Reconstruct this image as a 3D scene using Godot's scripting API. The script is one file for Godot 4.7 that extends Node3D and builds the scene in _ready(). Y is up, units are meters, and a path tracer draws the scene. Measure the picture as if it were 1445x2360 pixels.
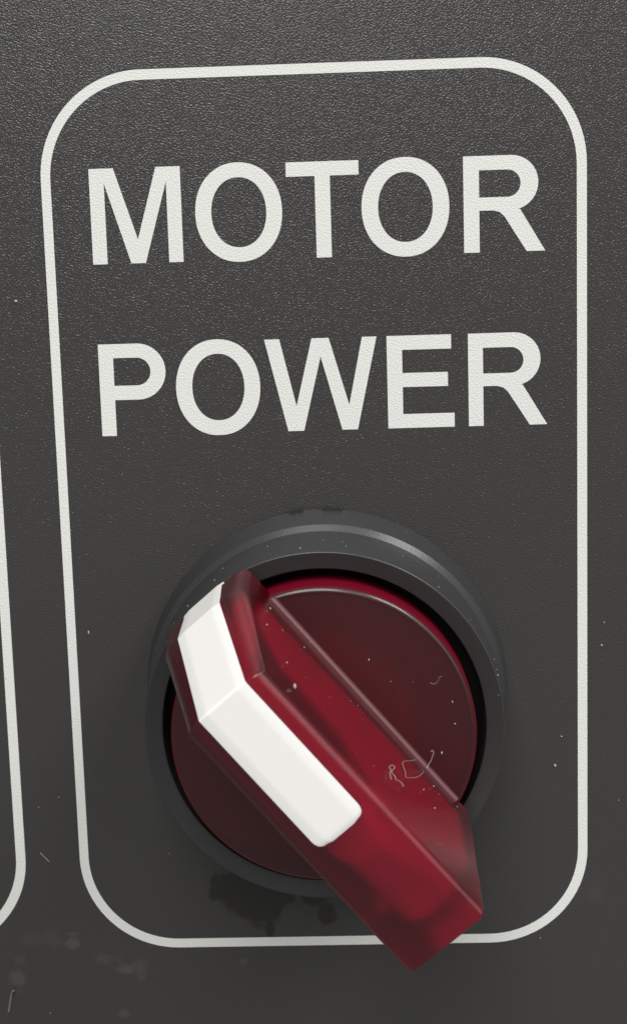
extends Node3D
# A selector switch on a printed control panel, at real size. Shapes are given in millimetres on the
# panel's own axes (x right, y up, z out of the panel, origin where the switch's axis meets the panel).

const MM := 0.001
var rng := RandomNumberGenerator.new()

# ---------------------------------------------------------------- mesh helper
class Shape:
	var v := PackedVector3Array()
	var uv := PackedVector2Array()
	var f := PackedInt32Array()          # counter-clockwise seen from outside; flipped on commit
	func p(a: Vector3, t := Vector2.ZERO) -> int:
		v.append(a); uv.append(t)
		return v.size() - 1
	func tri(a: int, b: int, c: int) -> void:
		f.append(a); f.append(b); f.append(c)
	func quad(a: int, b: int, c: int, d: int) -> void:
		tri(a, b, c); tri(a, c, d)
	# rows of equal length joined to a skin; wrap closes each row
	func skin(rows: Array, wrap := false) -> Array:
		var ids := []
		for r in rows:
			var l := []
			for a in r: l.append(p(a))
			ids.append(l)
		for i in range(rows.size() - 1):
			var n: int = ids[i].size()
			for j in (n if wrap else n - 1):
				var k := (j + 1) % n
				quad(ids[i][j], ids[i][k], ids[i + 1][k], ids[i + 1][j])
		return ids
	func fan(ids: Array, flip := false) -> void:
		var c := Vector3.ZERO
		for i in ids: c += v[i]
		var m := p(c / ids.size())
		for j in ids.size():
			var k := (j + 1) % ids.size()
			if flip: tri(m, ids[k], ids[j])
			else: tri(m, ids[j], ids[k])
	# smooth: normals weighted by area, shared by corners that lie together
	func mesh(smooth := true, crease := 2.0) -> ArrayMesh:
		var nf := f.size() / 3
		var fn := PackedVector3Array(); fn.resize(nf)
		var at := {}
		for t in nf:
			var a := v[f[t * 3]]; var b := v[f[t * 3 + 1]]; var c := v[f[t * 3 + 2]]
			fn[t] = (b - a).cross(c - a)
			for k in 3:
				var key := Vector3i((v[f[t * 3 + k]] * 2000.0).round())
				if not at.has(key): at[key] = []
				at[key].append(t)
		var ov := PackedVector3Array(); var on := PackedVector3Array(); var ot := PackedVector2Array(); var oi := PackedInt32Array()
		for t in nf:
			if fn[t].length_squared() < 1e-14: continue
			var me := fn[t].normalized()
			for k in [0, 2, 1]:
				var i := f[t * 3 + k]
				var n := fn[t]
				if smooth:
					n = Vector3.ZERO
					for o in at[Vector3i((v[i] * 2000.0).round())]:
						if fn[o].length_squared() > 1e-14 and fn[o].normalized().dot(me) > cos(crease): n += fn[o]
				oi.append(ov.size()); ov.append(v[i] * 0.001); on.append(n.normalized()); ot.append(uv[i])
		var arrays := []; arrays.resize(Mesh.ARRAY_MAX)
		arrays[Mesh.ARRAY_VERTEX] = ov; arrays[Mesh.ARRAY_NORMAL] = on; arrays[Mesh.ARRAY_TEX_UV] = ot; arrays[Mesh.ARRAY_TEX_UV2] = ot; arrays[Mesh.ARRAY_INDEX] = oi
		var m := ArrayMesh.new()
		m.add_surface_from_arrays(Mesh.PRIMITIVE_TRIANGLES, arrays)
		return m

func obj(called: String, m: Mesh, mat: Material, parent: Node3D) -> MeshInstance3D:
	var o := MeshInstance3D.new()
	o.name = called; o.mesh = m; o.material_override = mat
	o.cast_shadow = GeometryInstance3D.SHADOW_CASTING_SETTING_ON
	parent.add_child(o, true)
	return o

func thing(called: String, label: String, category: String, group := "") -> Node3D:
	var o := Node3D.new(); o.name = called
	add_child(o, true)
	tag(o, label, category, group)
	return o

func tag(o: Node3D, label: String, category: String, group := "") -> void:
	o.set_meta("label", label); o.set_meta("category", category)
	if group: o.set_meta("group", group)

# profile of (radius, z), walked so that the outside lies to its right; closed = its ends meet the axis or each other
func lathe(profile: Array, n := 160) -> Shape:
	var s := Shape.new()
	var rows := []
	for q in profile:
		var row := []
		for j in n:
			var a := TAU * j / n
			row.append(Vector3(q.x * cos(a), q.x * sin(a), q.y))
		rows.append(row)
	s.skin(rows, true)
	return s

# rounds the corners of a profile
func rounded(pts: Array, radii: Array, seg := 5, closed := false) -> Array:
	var out := []
	var n := pts.size()
	for i in n:
		var r: float = radii[i]
		if r <= 0.0 or (not closed and (i == 0 or i == n - 1)):
			out.append(pts[i]); continue
		var a: Vector2 = (pts[(i - 1 + n) % n] - pts[i]).normalized()
		var b: Vector2 = (pts[(i + 1) % n] - pts[i]).normalized()
		var half := acos(clampf(a.dot(b), -1.0, 1.0)) / 2.0
		var t := r / tan(half)
		var c: Vector2 = pts[i] + (a + b).normalized() * (r / sin(half))
		var from: Vector2 = pts[i] + a * t - c
		var to: Vector2 = pts[i] + b * t - c
		var ang := from.angle_to(to)
		for k in seg + 1: out.append(c + from.rotated(ang * k / seg))
	return out

# ---------------------------------------------------------------- the knob's own axes
const TURN := 2.26936            # where the pointer points
func kn(u: float, w: float, z: float) -> Vector3:      # along the grip, across it (positive to the lower left), out
	var d := Vector2(cos(TURN), sin(TURN)); var n := Vector2(-d.y, d.x)
	return Vector3(u * d.x + w * n.x, u * d.y + w * n.y, z)

const DIAL_Z := 14.45
const TOP_Z := 29.33
func half_width(z: float) -> float: return lerpf(4.39, 3.47, (z - DIAL_Z) / (TOP_Z - DIAL_Z))

# ---------------------------------------------------------------- materials
func noise_tex(freq: float, size: int, seed_: int, octaves := 3, kind := FastNoiseLite.TYPE_SIMPLEX_SMOOTH, as_normal := false, strength := 4.0, tiles := true) -> NoiseTexture2D:
	var n := FastNoiseLite.new(); n.seed = seed_; n.frequency = freq; n.noise_type = kind; n.fractal_octaves = octaves
	var t := NoiseTexture2D.new(); t.width = size; t.height = size; t.seamless = tiles; t.noise = n; t.as_normal_map = as_normal; t.bump_strength = strength
	t.generate_mipmaps = false
	return t

func lin(r: float, g: float, b: float, a := 1.0) -> Color:
	var c := Color(r, g, b).linear_to_srgb(); c.a = a
	return c

func mat(c: Color, rough: float, spec := 0.5) -> StandardMaterial3D:
	var m := StandardMaterial3D.new(); m.albedo_color = c; m.roughness = rough; m.metallic_specular = spec
	return m

func _ready() -> void:
	rng.seed = 77
	# ------------------------------------------------ camera, light, exposure
	var cam := Camera3D.new(); cam.name = "camera"
	cam.transform = Transform3D(Basis(Vector3(0.99918, -0.02988, -0.02720), Vector3(0.02563, 0.98907, -0.14518), Vector3(0.03124, 0.14436, 0.98903)).orthonormalized(), Vector3(3.0403, 33.1325, 118.6734) * MM)
	cam.fov = 41.354; cam.near = 0.01; cam.far = 5.0; cam.current = true
	var optics := CameraAttributesPhysical.new()
	optics.frustum_focal_length = 12.0 / tan(deg_to_rad(41.354 / 2.0)); optics.frustum_focus_distance = 0.113
	optics.exposure_aperture = 45.0; optics.frustum_near = 0.01; optics.frustum_far = 5.0
	cam.attributes = optics
	add_child(cam)
	var env := Environment.new()
	env.background_mode = Environment.BG_COLOR
	env.background_color = lin(0.23, 0.228, 0.222)
	env.tonemap_mode = Environment.TONE_MAPPER_LINEAR
	env.tonemap_exposure = 1.0
	env.sdfgi_enabled = true; env.ssao_enabled = true; env.ssil_enabled = true
	var we := WorldEnvironment.new(); we.name = "environment"; we.environment = env
	add_child(we)
	lamp("ceiling_light", Vector3(-0.15, 1.25, 1.05), Vector2(1.8, 0.7), 2.75)
	lamp("ceiling_light", Vector3(0.9, 1.25, 0.5), Vector2(1.2, 0.5), 2.0)
	lamp("room_light", Vector3(1.25, 0.5, 1.0), Vector2(1.2, 1.2), 0.5)

	make_panel()
	make_switch()
	make_dust()

func lamp(called: String, at: Vector3, size: Vector2, energy: float) -> void:
	var l := AreaLight3D.new(); l.name = called
	l.area_size = size; l.light_energy = energy; l.light_color = Color(1.0, 0.992, 0.978); l.shadow_enabled = true
	l.area_range = 6.0; l.area_attenuation = 2.0
	add_child(l, true)
	l.look_at_from_position(at, Vector3(at.x * 0.3, 0, 0), Vector3.RIGHT)

# ---------------------------------------------------------------- panel and its print
const TILE := 100.0
var film: StandardMaterial3D
var ink: StandardMaterial3D

func sheet(s: Shape, pts: PackedVector2Array, z: float) -> void:    # a flat piece of print
	var ids := []
	for q in pts: ids.append(s.p(Vector3(q.x, q.y, z), q / TILE))
	var t := Geometry2D.triangulate_polygon(pts)
	for i in range(0, t.size(), 3):
		var a := pts[t[i]]; var b := pts[t[i + 1]]; var c := pts[t[i + 2]]
		if (b - a).cross(c - a) > 0.0: s.tri(ids[t[i]], ids[t[i + 1]], ids[t[i + 2]])
		else: s.tri(ids[t[i]], ids[t[i + 2]], ids[t[i + 1]])

func strip(s: Shape, a: Array, b: Array, z: float, closed := true) -> void:   # between an outer and an inner line of as many points
	var n := a.size()
	var ia := []; var ib := []
	for i in n:
		ia.append(s.p(Vector3(a[i].x, a[i].y, z), a[i] / TILE)); ib.append(s.p(Vector3(b[i].x, b[i].y, z), b[i] / TILE))
	for i in (n if closed else n - 1):
		var k := (i + 1) % n
		s.quad(ia[i], ia[k], ib[k], ib[i])

func round_rect(x0: float, y0: float, x1: float, y1: float, r: float) -> Array:
	var out := []
	for c in [[x1 - r, y1 - r, 0.0], [x0 + r, y1 - r, 1.0], [x0 + r, y0 + r, 2.0], [x1 - r, y0 + r, 3.0]]:
		for k in 21:
			var a: float = (c[2] + k / 20.0) * PI / 2
			out.append(Vector2(c[0] + r * cos(a), c[1] + r * sin(a)))
	return out

func oval(cx: float, cy: float, rx: float, ry: float) -> Array:
	var out := []
	for k in 72:
		var a := TAU * k / 72
		# a little squarer than an ellipse, as in the lettering
		var c := cos(a); var s := sin(a)
		out.append(Vector2(cx + rx * signf(c) * pow(absf(c), 0.95), cy + ry * signf(s) * pow(absf(s), 0.95)))
	return out

# a bowl as on P and R: from the stem's right side round and back
func bowl(x0: float, x1: float, y0: float, y1: float, n := 20) -> Array:
	var r := (y1 - y0) / 2.0
	var out := [Vector2(x0, y0)]
	var rx := minf(r, x1 - x0)
	for k in n + 1:
		var a := -PI / 2 + PI * k / n
		out.append(Vector2(x1 - rx + rx * cos(a), (y0 + y1) / 2 + r * sin(a)))
	out.append(Vector2(x0, y1))
	return out

func letter(parent: Node3D, what: String, s: Shape) -> void:
	var o := obj("letter", s.mesh(false), ink, parent)
	o.set_meta("label", what)

func make_panel() -> void:
	film = mat(lin(0.043, 0.0424, 0.041), 0.2, 0.5)
	film.heightmap_enabled = true
	film.heightmap_texture = noise_tex(0.29, 2048, 5, 2, FastNoiseLite.TYPE_SIMPLEX_SMOOTH, false, 4.0, false)
	film.heightmap_scale = 0.0050
	film.uv1_offset = Vector3(0.36, 0.36, 0)
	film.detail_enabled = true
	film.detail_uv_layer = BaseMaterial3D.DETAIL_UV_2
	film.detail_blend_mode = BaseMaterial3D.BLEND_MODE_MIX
	film.detail_albedo = panel_marks()
	ink = mat(lin(0.70, 0.71, 0.69), 0.5, 0.4)
	ink.uv1_offset = film.uv1_offset; ink.heightmap_enabled = true; ink.heightmap_texture = film.heightmap_texture; ink.heightmap_scale = 0.0042

	var panel := thing("control_panel", "dark grey finely textured control panel with white printed frames and lettering", "panel")
	# the face sheet, with rounded edges, far larger than the view
	var s := Shape.new()
	var x0 := -95.0; var x1 := 75.0; var y0 := -70.0; var y1 := 110.0
	var c := []
	for q in [Vector2(x0, y0), Vector2(x1, y0), Vector2(x1, y1), Vector2(x0, y1)]: c.append(s.p(Vector3(q.x, q.y, 0), q / TILE))
	s.quad(c[0], c[1], c[2], c[3])
	for k in 4:
		var a: Vector3 = s.v[c[k]]; var b: Vector3 = s.v[c[(k + 1) % 4]]
		var i := s.p(a); var j := s.p(b); var l := s.p(b - Vector3(0, 0, 2)); var m := s.p(a - Vector3(0, 0, 2))
		s.quad(i, m, l, j)
	var back := []
	for k in 4: back.append(s.p(s.v[c[3 - k]] - Vector3(0, 0, 2)))
	s.quad(back[0], back[1], back[2], back[3])
	var face := s.mesh(false)
	# second texture coordinates: once over the part that is seen
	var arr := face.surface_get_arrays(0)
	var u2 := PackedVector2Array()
	for q in arr[Mesh.ARRAY_VERTEX]: u2.append(marks_uv(Vector2(q.x, q.y) / MM))
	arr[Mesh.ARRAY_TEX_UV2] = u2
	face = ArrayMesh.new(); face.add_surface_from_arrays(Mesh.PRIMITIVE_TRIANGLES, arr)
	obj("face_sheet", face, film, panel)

	var z := 0.02
	s = Shape.new()
	strip(s, round_rect(-23.22, -24.80, 23.32, 54.06, 8.9), round_rect(-22.40, -23.94, 22.47, 53.21, 8.1), z)
	obj("printed_frame", s.mesh(false), ink, panel).set_meta("label", "white printed frame round the switch and its lettering")
	s = Shape.new()
	strip(s, round_rect(-74.8, -24.80, -28.26, 54.06, 8.9), round_rect(-74.0, -23.94, -29.14, 53.21, 8.1), z)
	obj("printed_frame", s.mesh(false), ink, panel).set_meta("label", "white printed frame cut off by the picture's edge")

	# MOTOR
	var b := 37.92; var t := 45.98
	s = Shape.new()
	sheet(s, PackedVector2Array([Vector2(-19.08, b), Vector2(-17.82, b), Vector2(-17.82, 44.75), Vector2(-15.76, b), Vector2(-14.51, b), Vector2(-12.48, 44.75), Vector2(-12.48, b), Vector2(-11.24, b), Vector2(-11.24, t), Vector2(-13.32, t), Vector2(-15.1, 39.95), Vector2(-16.98, t), Vector2(-19.08, t)]), z)
	letter(panel, "white printed letter M of MOTOR", s)
	s = Shape.new(); strip(s, oval(-6.34, 41.95, 3.73, 4.18), oval(-6.33, 41.95, 2.36, 2.94), z); letter(panel, "first white printed letter O of MOTOR", s)
	s = Shape.new()
	sheet(s, PackedVector2Array([Vector2(-2.2, 44.78), Vector2(0.24, 44.78), Vector2(0.24, b), Vector2(1.54, b), Vector2(1.54, 44.78), Vector2(4.0, 44.78), Vector2(4.0, t), Vector2(-2.2, t)]), z)
	letter(panel, "white printed letter T of MOTOR", s)
	s = Shape.new(); strip(s, oval(7.92, 41.94, 3.74, 4.17), oval(7.92, 41.94, 2.33, 2.93), z); letter(panel, "second white printed letter O of MOTOR", s)
	letter(panel, "white printed letter R of MOTOR", letter_r(12.87, 14.2, b, t, 41.42, 42.52, 44.79, 17.72, 19.22, 18.2, 19.78, z))
	# POWER
	b = 23.03; t = 31.05
	s = Shape.new()
	sheet(s, PackedVector2Array([Vector2(-19.06, b), Vector2(-17.78, b), Vector2(-17.78, t), Vector2(-19.06, t)]), z)
	strip(s, bowl(-17.78, -13.24, 26.17, t), bowl(-17.78, -14.56, 27.42, 29.83), z, false)
	letter(panel, "white printed letter P of POWER", s)
	s = Shape.new(); strip(s, oval(-8.70, 27.03, 3.68, 4.18), oval(-8.68, 27.06, 2.28, 2.90), z); letter(panel, "white printed letter O of POWER", s)
	s = Shape.new()
	sheet(s, PackedVector2Array([Vector2(-4.55, t), Vector2(-2.68, b), Vector2(-1.30, b), Vector2(0.31, 29.45), Vector2(2.05, b), Vector2(3.40, b), Vector2(5.2, t), Vector2(3.94, t), Vector2(2.70, 25.2), Vector2(1.05, t), Vector2(-0.43, t), Vector2(-1.90, 25.2), Vector2(-3.24, t)]), z)
	letter(panel, "white printed letter W of POWER", s)
	s = Shape.new()
	sheet(s, PackedVector2Array([Vector2(6.06, b), Vector2(11.84, b), Vector2(11.84, 24.25), Vector2(7.38, 24.25), Vector2(7.38, 26.6), Vector2(11.31, 26.6), Vector2(11.31, 27.82), Vector2(7.38, 27.82), Vector2(7.38, 29.82), Vector2(11.63, 29.82), Vector2(11.63, t), Vector2(6.06, t)]), z)
	letter(panel, "white printed letter E of POWER", s)
	letter(panel, "white printed letter R of POWER", letter_r(13.08, 14.36, b, t, 26.48, 27.58, 29.8, 17.85, 19.32, 18.36, 19.87, z))

func letter_r(x0: float, x1: float, b: float, t: float, y0: float, y1: float, y2: float, xi: float, xo: float, l0: float, l1: float, z: float) -> Shape:
	var s := Shape.new()
	sheet(s, PackedVector2Array([Vector2(x0, b), Vector2(x1, b), Vector2(x1, t), Vector2(x0, t)]), z)
	strip(s, bowl(x1, xo, y0, t), bowl(x1, xi, y1, y2), z, false)
	# the leg springs from under the bowl and runs straight to the foot
	var leg := PackedVector2Array([Vector2(l1, b), Vector2(xo - 1.55, y0 + 0.05), Vector2(xo - 1.9, y0 + 0.1), Vector2(x1 + 1.2, y0), Vector2(x1 + 1.75, y0 - 0.16), Vector2(x1 + 2.15, y0 - 0.55), Vector2(l0, b)])
	sheet(s, leg, z + 0.004)
	return s

# marks on the panel: irregular dark patch under the switch, pale smudges and scratches
const MARKS_AT := Rect2(-36, -36, 68, 102)
func marks_uv(q: Vector2) -> Vector2: return Vector2((q.x - MARKS_AT.position.x) / MARKS_AT.size.x, 1.0 - (q.y - MARKS_AT.position.y) / MARKS_AT.size.y)

func panel_marks() -> ImageTexture:
	var w := 680; var h := 1020
	var im := Image.create(w, h, false, Image.FORMAT_RGBA8)
	im.fill(Color(0.35, 0.33, 0.30, 0.0))
	var n := FastNoiseLite.new(); n.seed = 4; n.frequency = 0.18; n.fractal_octaves = 3
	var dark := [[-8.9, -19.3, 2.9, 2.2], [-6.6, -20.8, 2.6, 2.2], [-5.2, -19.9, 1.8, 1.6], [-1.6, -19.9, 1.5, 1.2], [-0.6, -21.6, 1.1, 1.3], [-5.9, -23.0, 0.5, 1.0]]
	var pale := [[-24.5, -24.3, 0.75, 0.75, 0.22], [-29.6, -27.7, 1.0, 1.3, 0.2], [-29.5, -25.9, 0.7, 0.6, 0.1], [-21.2, -25.7, 1.4, 0.7, 0.12], [-19.4, -27.0, 1.3, 0.6, 0.2], [-18.2, -26.9, 0.9, 1.3, 0.14], [-24.2, -23.3, 0.9, 0.3, 0.14], [-26.2, -23.9, 1.3, 1.0, 0.09], [-28.2, -23.9, 1.6, 0.8, 0.08], [-8.5, -26.3, 0.5, 0.5, 0.14], [-20, -31.2, 0.8, 0.6, 0.16], [24.0, -20, 1.6, 1.2, 0.05]]
	for j in h:
		for i in w:
			var q := Vector2(MARKS_AT.position.x + (i + 0.5) / w * MARKS_AT.size.x, MARKS_AT.position.y + (1.0 - (j + 0.5) / h) * MARKS_AT.size.y)
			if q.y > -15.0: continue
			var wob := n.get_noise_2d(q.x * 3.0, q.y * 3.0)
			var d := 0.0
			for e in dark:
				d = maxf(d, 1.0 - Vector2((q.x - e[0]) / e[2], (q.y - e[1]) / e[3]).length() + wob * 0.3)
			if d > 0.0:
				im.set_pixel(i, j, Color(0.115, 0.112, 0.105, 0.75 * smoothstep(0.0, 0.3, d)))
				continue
			var k := 0.0
			for e in pale:
				var g := Vector2((q.x - e[0]) / e[2], (q.y - e[1]) / e[3]).length()
				k = maxf(k, e[4] * smoothstep(1.15, 0.2, g + wob * 0.7))
			if k > 0.0: im.set_pixel(i, j, Color(0.5, 0.49, 0.47, k * 0.7))
	return ImageTexture.create_from_image(im)

# ---------------------------------------------------------------- the switch
var red: StandardMaterial3D
func make_switch() -> void:
	var black := mat(lin(0.031, 0.0325, 0.0335), 0.33, 0.5)
	black.heightmap_enabled = true; black.heightmap_texture = noise_tex(0.11, 512, 21, 3); black.heightmap_scale = 0.0012
	black.uv1_triplanar = true; black.uv1_scale = Vector3(90, 90, 90)
	var rubber := mat(lin(0.02, 0.02, 0.021), 0.6, 0.4)
	var inside := mat(lin(0.006, 0.006, 0.006), 0.5, 0.3)
	red = mat(lin(0.35, 0.0015, 0.026, 0.075), 0.30, 0.2)
	red.clearcoat_enabled = true; red.clearcoat = 0.55; red.clearcoat_roughness = 0.19
	red.refraction_enabled = true; red.refraction_scale = 0.049
	red.heightmap_enabled = true; red.heightmap_texture = noise_tex(0.05, 512, 33, 2); red.heightmap_scale = 0.0006
	red.uv1_triplanar = true; red.uv1_scale = Vector3(70, 70, 70)
	var gloss: StandardMaterial3D = red.duplicate(); gloss.roughness = 0.4; gloss.clearcoat_roughness = 0.14; gloss.albedo_color = lin(0.44, 0.0015, 0.028, 0.06)
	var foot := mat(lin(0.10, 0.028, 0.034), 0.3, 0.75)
	var white := mat(lin(0.82, 0.825, 0.812), 0.42, 0.5)
	var core_pale := mat(lin(0.9, 0.8, 0.78), 0.6, 0.3)  # for the core added inside the grip
	var dim := mat(lin(0.22, 0.12, 0.12), 0.6, 0.3)

	var sw := thing("selector_switch", "red translucent rotary selector switch with white pointer stripe in a black bezel", "switch")
	sw.rotation.x = 0.012

	# gasket under the bezel, with its two little tabs at the top
	var s := lathe(rounded([Vector2(15.0, -0.4), Vector2(16.05, -0.4), Vector2(16.05, 0.35), Vector2(15.0, 0.35)], [0, 0, 0.1, 0], 3), 160)
	for span in [[95.8, 100.0], [83.4, 89.6]]:
		var rows := []
		for prof in [[15.9, 0.0], [16.32, 0.0], [16.32, 0.75], [15.9, 0.75]]:
			var row := []
			for k in 9:
				var a := deg_to_rad(lerpf(span[0], span[1], k / 8.0))
				row.append(Vector3(prof[0] * cos(a), prof[0] * sin(a), prof[1]))
			rows.append(row)
		var ids := s.skin(rows)
		s.quad(ids[0][0], ids[1][0], ids[2][0], ids[3][0])
		s.quad(ids[3][8], ids[2][8], ids[1][8], ids[0][8])
	obj("gasket", s.mesh(true, 0.7), rubber, sw)

	# bezel: skirt, bright chamfer, tapering body, lip, bore
	var prof := rounded([Vector2(15.2, 0.2), Vector2(16.12, 0.2), Vector2(15.5, 4.5), Vector2(14.93, 5.06), Vector2(14.59, 12.43), Vector2(13.14, 12.02), Vector2(13.08, 8.0)], [0, 0.12, 0.22, 0.25, 0.1, 0.12, 0], 4)
	s = lathe(prof, 200)
	var bez := obj("bezel", s.mesh(true, 0.5), black, sw)
	s = Shape.new()
	var disc := []
	for j in 96: disc.append(Vector3(13.3 * cos(TAU * j / 96), 13.3 * sin(TAU * j / 96), 8.4))
	s.fan(s.skin([disc])[0])
	obj("bore_floor", s.mesh(false), inside, bez)

	# lamp lens that shows faintly through the dial
	s = lathe(rounded([Vector2(7.5, 8.42), Vector2(7.5, 10.6), Vector2(6.0, 11.3), Vector2(0.01, 11.5)], [0, 0.6, 0.8, 0], 4), 96)
	obj("lamp_lens", s.mesh(true, 0.6), dim, sw)

	# dial
	s = lathe(rounded([Vector2(0.01, 12.3), Vector2(11.4, 12.3), Vector2(11.4, 9.6), Vector2(12.18, 9.6), Vector2(12.11, DIAL_Z + 0.03), Vector2(11.6, DIAL_Z - 0.03), Vector2(0.01, DIAL_Z - 0.03)], [0, 0.1, 0.1, 0.1, 0.34, 0.3, 0], 5), 200)
	var dial := obj("dial", s.mesh(true, 0.6), gloss, sw)
	var glow_red := mat(lin(0.13, 0.001, 0.012), 0.4, 0.4)  # red of a ring added round the dial, its edge glow painted in
	s = lathe([Vector2(12.0, 9.5), Vector2(12.24, 9.5), Vector2(12.18, 14.1), Vector2(12.0, 14.12)], 200)
	obj("dial_glow_ring", s.mesh(true, 0.6), glow_red, dial)
	# fillets where the grip rises from the dial
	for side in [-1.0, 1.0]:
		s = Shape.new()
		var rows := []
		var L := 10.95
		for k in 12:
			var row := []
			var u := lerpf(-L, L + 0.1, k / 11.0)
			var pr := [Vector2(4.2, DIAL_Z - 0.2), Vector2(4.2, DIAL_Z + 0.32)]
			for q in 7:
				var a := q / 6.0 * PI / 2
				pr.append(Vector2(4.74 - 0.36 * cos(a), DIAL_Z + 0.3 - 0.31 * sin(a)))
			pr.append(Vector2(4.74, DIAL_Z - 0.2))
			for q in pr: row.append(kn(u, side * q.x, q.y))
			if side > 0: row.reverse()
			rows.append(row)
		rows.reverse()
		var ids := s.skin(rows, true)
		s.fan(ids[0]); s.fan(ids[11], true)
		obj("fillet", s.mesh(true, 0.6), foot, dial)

	# grip: its outline along its length, rounded over to both flanks
	var corner := [Vector2(14.42, 12.75), Vector2(14.02, 18.75), Vector2(9.92, TOP_Z), Vector2(-13.62, TOP_Z), Vector2(-13.0, 13.3)]
	var soft := [0.7, 0.8, 0.35, 0.3, 0.7]
	var rows := []
	var steps := 7
	for side in [1.0, -1.0]:
		for k in steps:
			var a := PI / 2 * (k if side < 0 else steps - 1 - k) / (steps - 1)      # 0 on the outline, PI/2 on the flank
			# the sloping front is rounded over more than the long top
			var tight := outline(corner, soft, 0.5 * (1.0 - cos(a)))
			var wide := outline(corner, soft, 1.3 * (1.0 - cos(a)))
			var row := []
			for i in tight.size():
				var t := smoothstep(9.2, 10.4, tight[i].x) * smoothstep(12.5, 14.0, tight[i].y)
				var q: Vector2 = tight[i].lerp(wide[i], t)
				row.append(kn(q.x, side * (half_width(q.y) - lerpf(0.5, 1.3, t) * (1.0 - sin(a))), q.y))
			rows.append(row)
	# rows go from the +flank to the -flank
	s = Shape.new()
	var ids := s.skin(rows, true)
	s.fan(ids[0], true); s.fan(ids[rows.size() - 1])
	var grip := obj("grip", s.mesh(true, 0.9), red, sw)

	# pale core added for the grip's glow, thickest under the end of the stripe
	s = Shape.new()
	rows = []
	var core := [Vector2(11.8, 12.4), Vector2(11.4, 18.0), Vector2(8.2, 21.5), Vector2(0.8, 22.5), Vector2(-3.0, 27.6), Vector2(-5.5, 27.4), Vector2(-12.9, 22.5), Vector2(-12.4, 13.8)]
	var core_soft := [0.6, 1.0, 1.2, 1.5, 0.8, 1.4, 1.4, 0.6]
	for w in [[1.0, 1.1], [0.9, 0.5], [0.7, 0.15], [0.45, 0.0], [-0.45, 0.0], [-0.7, 0.15], [-0.9, 0.5], [-1.0, 1.1]]:
		var row := []
		for q in outline(core, core_soft, w[1]):
			var thick := 1.0 + 1.3 * exp(-pow((q.x + 3.0) / 3.6, 2.0)) + 1.25 * smoothstep(-5.5, -11.0, q.x)
			row.append(kn(q.x, w[0] * thick, q.y))
		rows.append(row)
	ids = s.skin(rows, true)
	s.fan(ids[0], true); s.fan(ids[7])
	obj("glow_core", s.mesh(true, 1.0), core_pale, grip)

	# white pointer stripe let into the grip, standing a little proud
	var path := rounded([Vector2(14.45, 12.6), Vector2(14.06, 18.85), Vector2(9.96, TOP_Z + 0.06), Vector2(-2.62, TOP_Z + 0.06)], [0, 0.12, 0.22, 0], 5)
	obj("pointer_stripe", stripe(path).mesh(true, 0.9), white, grip)

# the grip's outline moved inward by d, its corners rounded; always the same number of points
func outline(c: Array, soft: Array, d: float) -> Array:
	var n := c.size()
	var moved := []
	for i in n:
		var a: Vector2 = (c[i] - c[(i - 1 + n) % n]).normalized()
		var b: Vector2 = (c[(i + 1) % n] - c[i]).normalized()
		var na := Vector2(-a.y, a.x); var nb := Vector2(-b.y, b.x)      # inward, for a counter-clockwise outline
		var k := d / (1.0 + na.dot(nb))
		moved.append(c[i] + (na + nb) * k)
	var r := []
	for x in soft: r.append(maxf(x - d * 0.4, 0.12))
	return rounded(moved, r, 5, true)

# a band of constant width along a path, with a rounded far end and soft long edges
func stripe(path: Array) -> Shape:
	var s := Shape.new()
	# lengthwise stations: resample the path, then end in rounded corners
	var pts := []; var dirs := []
	for i in path.size() - 1:
		var a: Vector2 = path[i]; var b: Vector2 = path[i + 1]
		var n := maxi(1, int(a.distance_to(b) / 0.25))
		for k in n: pts.append(a.lerp(b, float(k) / n)); dirs.append((b - a).normalized())
	var last: Vector2 = path[path.size() - 1]
	pts.append(last); dirs.append(Vector2(-1, 0))
	var HW := 2.12
	var rc := 1.0
	var rows := []
	for i in pts.size():
		var to_end: float = last.distance_to(pts[i]) if pts[i].y > TOP_Z else 99.0
		var hw := HW
		if to_end < rc: hw = HW - rc + sqrt(maxf(0.0, rc * rc - pow(rc - to_end, 2)))
		var nrm := Vector2(dirs[i].y, -dirs[i].x) * -1.0
		if i > 0: nrm = (nrm + Vector2(dirs[i - 1].y, -dirs[i - 1].x) * -1.0).normalized()
		if nrm.y < 0.0: nrm = -nrm
		var end_drop: float = 0.16 * pow(maxf(0.0, 1.0 - to_end / 0.5), 2.0)
		var row := []
		for k in 15:
			var x := (k - 7) / 7.0
			var w := x * hw
			var edge := maxf(0.0, 1.0 - (hw - absf(w)) / 0.4)
			var lift: float = 0.05 - 0.09 * edge * edge - end_drop
			if k == 0 or k == 14: lift = -0.5 - 0.8 * smoothstep(6.0, -1.0, pts[i].x)
			elif k == 1 or k == 13: w = signf(x) * (hw - 0.002); lift = 0.05 - 0.09 - end_drop
			var q: Vector2 = pts[i] + nrm * lift
			row.append(kn(q.x, w, q.y))
		rows.append(row)
	var ids := s.skin(rows)
	s.fan(ids[0], true); s.fan(ids[ids.size() - 1])
	return s

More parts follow.
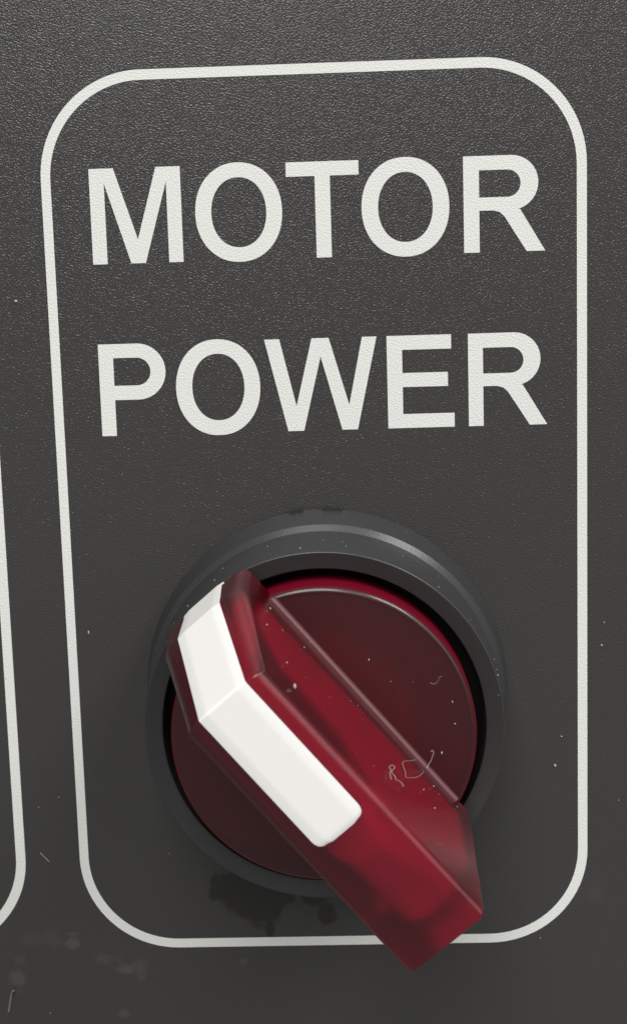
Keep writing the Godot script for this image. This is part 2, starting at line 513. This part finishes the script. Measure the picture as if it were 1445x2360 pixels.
# ---------------------------------------------------------------- dust and lint
func tube(path: Array, r: float) -> Shape:
	var s := Shape.new()
	var c := Curve3D.new()
	for i in path.size():
		var t: Vector3 = (path[mini(i + 1, path.size() - 1)] - path[maxi(i - 1, 0)]) / 6.0
		c.add_point(path[i], -t, t)
	c.bake_interval = 0.08
	var b := c.get_baked_points()
	var rows := []
	for i in b.size():
		var d := (b[mini(i + 1, b.size() - 1)] - b[maxi(i - 1, 0)]).normalized()
		var x := d.cross(Vector3(0.3, 0.2, 0.93)).normalized(); var y := d.cross(x)
		var row := []
		var rr := r * (0.55 if i == 0 or i == b.size() - 1 else 1.0)
		for k in 6: row.append(b[i] + (x * cos(TAU * k / 6) + y * sin(TAU * k / 6)) * rr)
		rows.append(row)
	var ids := s.skin(rows, true)
	s.fan(ids[0], true); s.fan(ids[ids.size() - 1])
	return s

func speck(s: Shape, at: Vector3, r: float) -> void:
	var rows := []
	var sx := rng.randf_range(0.6, 1.3)
	for i in 4:
		var row := []
		var th := PI * (i + 0.5) / 4
		for j in 6:
			var k := rng.randf_range(0.75, 1.2)
			row.append(at + Vector3(sin(th) * cos(TAU * j / 6) * sx, sin(th) * sin(TAU * j / 6) / sx, cos(th)) * r * k)
		rows.append(row)
	var ids := s.skin(rows, true)
	s.fan(ids[0], true); s.fan(ids[3])

func flank(u: float, z: float, lift := 0.02) -> Vector3: return kn(u, -half_width(z) - lift, z)

func make_dust() -> void:
	var lint := mat(lin(0.42, 0.39, 0.38), 0.8, 0.2)
	var grey := mat(lin(0.45, 0.4, 0.4, 0.26), 0.8, 0.2)
	grey.transparency = BaseMaterial3D.TRANSPARENCY_ALPHA
	var s := Shape.new()
	# single specks that can be told apart
	for q in [[6.72, 26.9, 0.15], [7.9, 24.23, 0.07], [6.84, 17.65, 0.06], [-7.0, 19.87, 0.05], [-8.21, 16.93, 0.06], [-11.05, 15.85, 0.05], [10.76, 17.25, 0.08], [10.52, 21.22, 0.06], [-8.23, 21.16, 0.06]]:
		speck(s, flank(q[0], q[1]), q[2])
	for q in [[3.75, 6.04, 0.08], [10.26, 2.46, 0.08], [9.35, -1.7, 0.09], [0.0, 10.93, 0.06], [1.56, 10.72, 0.05], [-0.16, 8.95, 0.05], [10.44, 0.68, 0.06], [5.43, 4.24, 0.04]]:
		speck(s, Vector3(q[0], q[1], DIAL_Z + 0.02), q[2])
	for q in [[-21.25, 5.36, 0.13], [-26.0, 35.0, 0.14], [20.41, -7.92, 0.15], [24.58, 3.14, 0.1], [-12.74, -13.62, 0.13], [24.8, 5.2, 0.07], [21.0, -5.2, 0.08]]:
		speck(s, Vector3(q[0], q[1], 0.04), q[2])
	# fine dust on the bezel's upper side, its lip, and the dial
	for i in 70:
		var a := rng.randf_range(0.1, 3.0)
		var t := rng.randf()
		var at := Vector3.ZERO
		if i % 3 == 0: at = Vector3(lerpf(16.0, 15.5, t), 0, lerpf(0.9, 4.1, t))
		elif i % 3 == 1: at = Vector3(lerpf(14.92, 14.62, t), 0, lerpf(6.0, 12.0, t))
		else: at = Vector3(lerpf(14.4, 13.45, t), 0, lerpf(12.38, 12.08, t))
		speck(s, Vector3(at.x * cos(a), at.x * sin(a), at.z), rng.randf_range(0.02, 0.06) * (1.5 if i % 11 == 0 else 1.0))
	for i in 22:
		var q := Vector2(rng.randf_range(-11, 11), rng.randf_range(-11, 11))
		if q.length() > 11.2: continue
		speck(s, Vector3(q.x, q.y, DIAL_Z), rng.randf_range(0.015, 0.035))
	for i in 14: speck(s, flank(rng.randf_range(-12.5, 11), rng.randf_range(15, 28), 0.0), rng.randf_range(0.015, 0.04))
	for i in 18: speck(s, Vector3(rng.randf_range(-31, 27), rng.randf_range(-33, 22), 0.01), rng.randf_range(0.03, 0.06))
	var d := obj("dust", s.mesh(true, 3.0), lint, self)
	tag(d, "pale dust specks scattered over the switch and panel", "dust")
	d.set_meta("kind", "stuff")

	fibre(tube([Vector3(8.1, -2.87, DIAL_Z + 0.3), Vector3(8.28, -2.63, DIAL_Z + 0.1), Vector3(8.49, -2.28, DIAL_Z + 0.08), Vector3(8.62, -1.93, DIAL_Z + 0.08), Vector3(8.7, -1.69, DIAL_Z + 0.08), Vector3(8.64, -1.48, DIAL_Z + 0.08), Vector3(8.47, -1.53, DIAL_Z + 0.1)], 0.05), grey, "bent pale lint fibre lying on the dial against the grip's foot")
	fibre(tube([Vector3(8.5, 4.1, DIAL_Z + 0.04), Vector3(8.77, 3.96, DIAL_Z + 0.04), Vector3(9.03, 4.06, DIAL_Z + 0.04), Vector3(9.19, 4.27, DIAL_Z + 0.04), Vector3(9.24, 4.46, DIAL_Z + 0.04), Vector3(9.45, 4.6, DIAL_Z + 0.06)], 0.025), grey, "thin wavy lint fibre lying on the open dial near its rim")
	var path := []
	for q in [[-3.42, 24.72], [-3.21, 24.01], [-3.32, 23.09], [-3.13, 22.97], [-3.26, 22.33], [-3.57, 21.74], [-3.67, 22.04], [-3.46, 22.84], [-3.43, 23.45], [-3.75, 23.48], [-3.86, 23.92], [-4.13, 23.58], [-4.5, 23.37], [-4.69, 23.64]]: path.append(flank(q[0], q[1], 0.04))
	fibre(tube(path, 0.045), grey, "small knotted lint loop stuck halfway up the grip's side")
	path = []
	for q in [[-6.08, 15.56], [-5.39, 17.14], [-4.71, 18.59], [-4.53, 19.44], [-4.73, 20.06], [-4.88, 20.6], [-4.94, 21.38], [-5.31, 20.77], [-5.98, 19.46], [-6.57, 17.88], [-6.98, 16.37]]: path.append(flank(q[0], q[1], 0.04))
	fibre(tube(path, 0.03), grey, "wide open lint loop stuck low on the grip's side")
	fibre(tube([Vector3(-30.05, -28.65, 0.35), Vector3(-30.35, -29.1, 0.1), Vector3(-30.5, -29.8, 0.08), Vector3(-30.75, -31.0, 0.08)], 0.11), mat(lin(0.16, 0.155, 0.11), 0.6, 0.4), "short olive bristle lying on the panel below the frames")
	fibre(tube([Vector3(-26.85, -15.3, 0.06), Vector3(-26.5, -15.7, 0.06), Vector3(-26.05, -16.2, 0.08)], 0.07), grey, "short straight grey lint fibre between the two printed frames")

func fibre(s: Shape, m: Material, label: String) -> void:
	tag(obj("lint_fibre", s.mesh(true, 3.0), m, self), label, "lint", "")
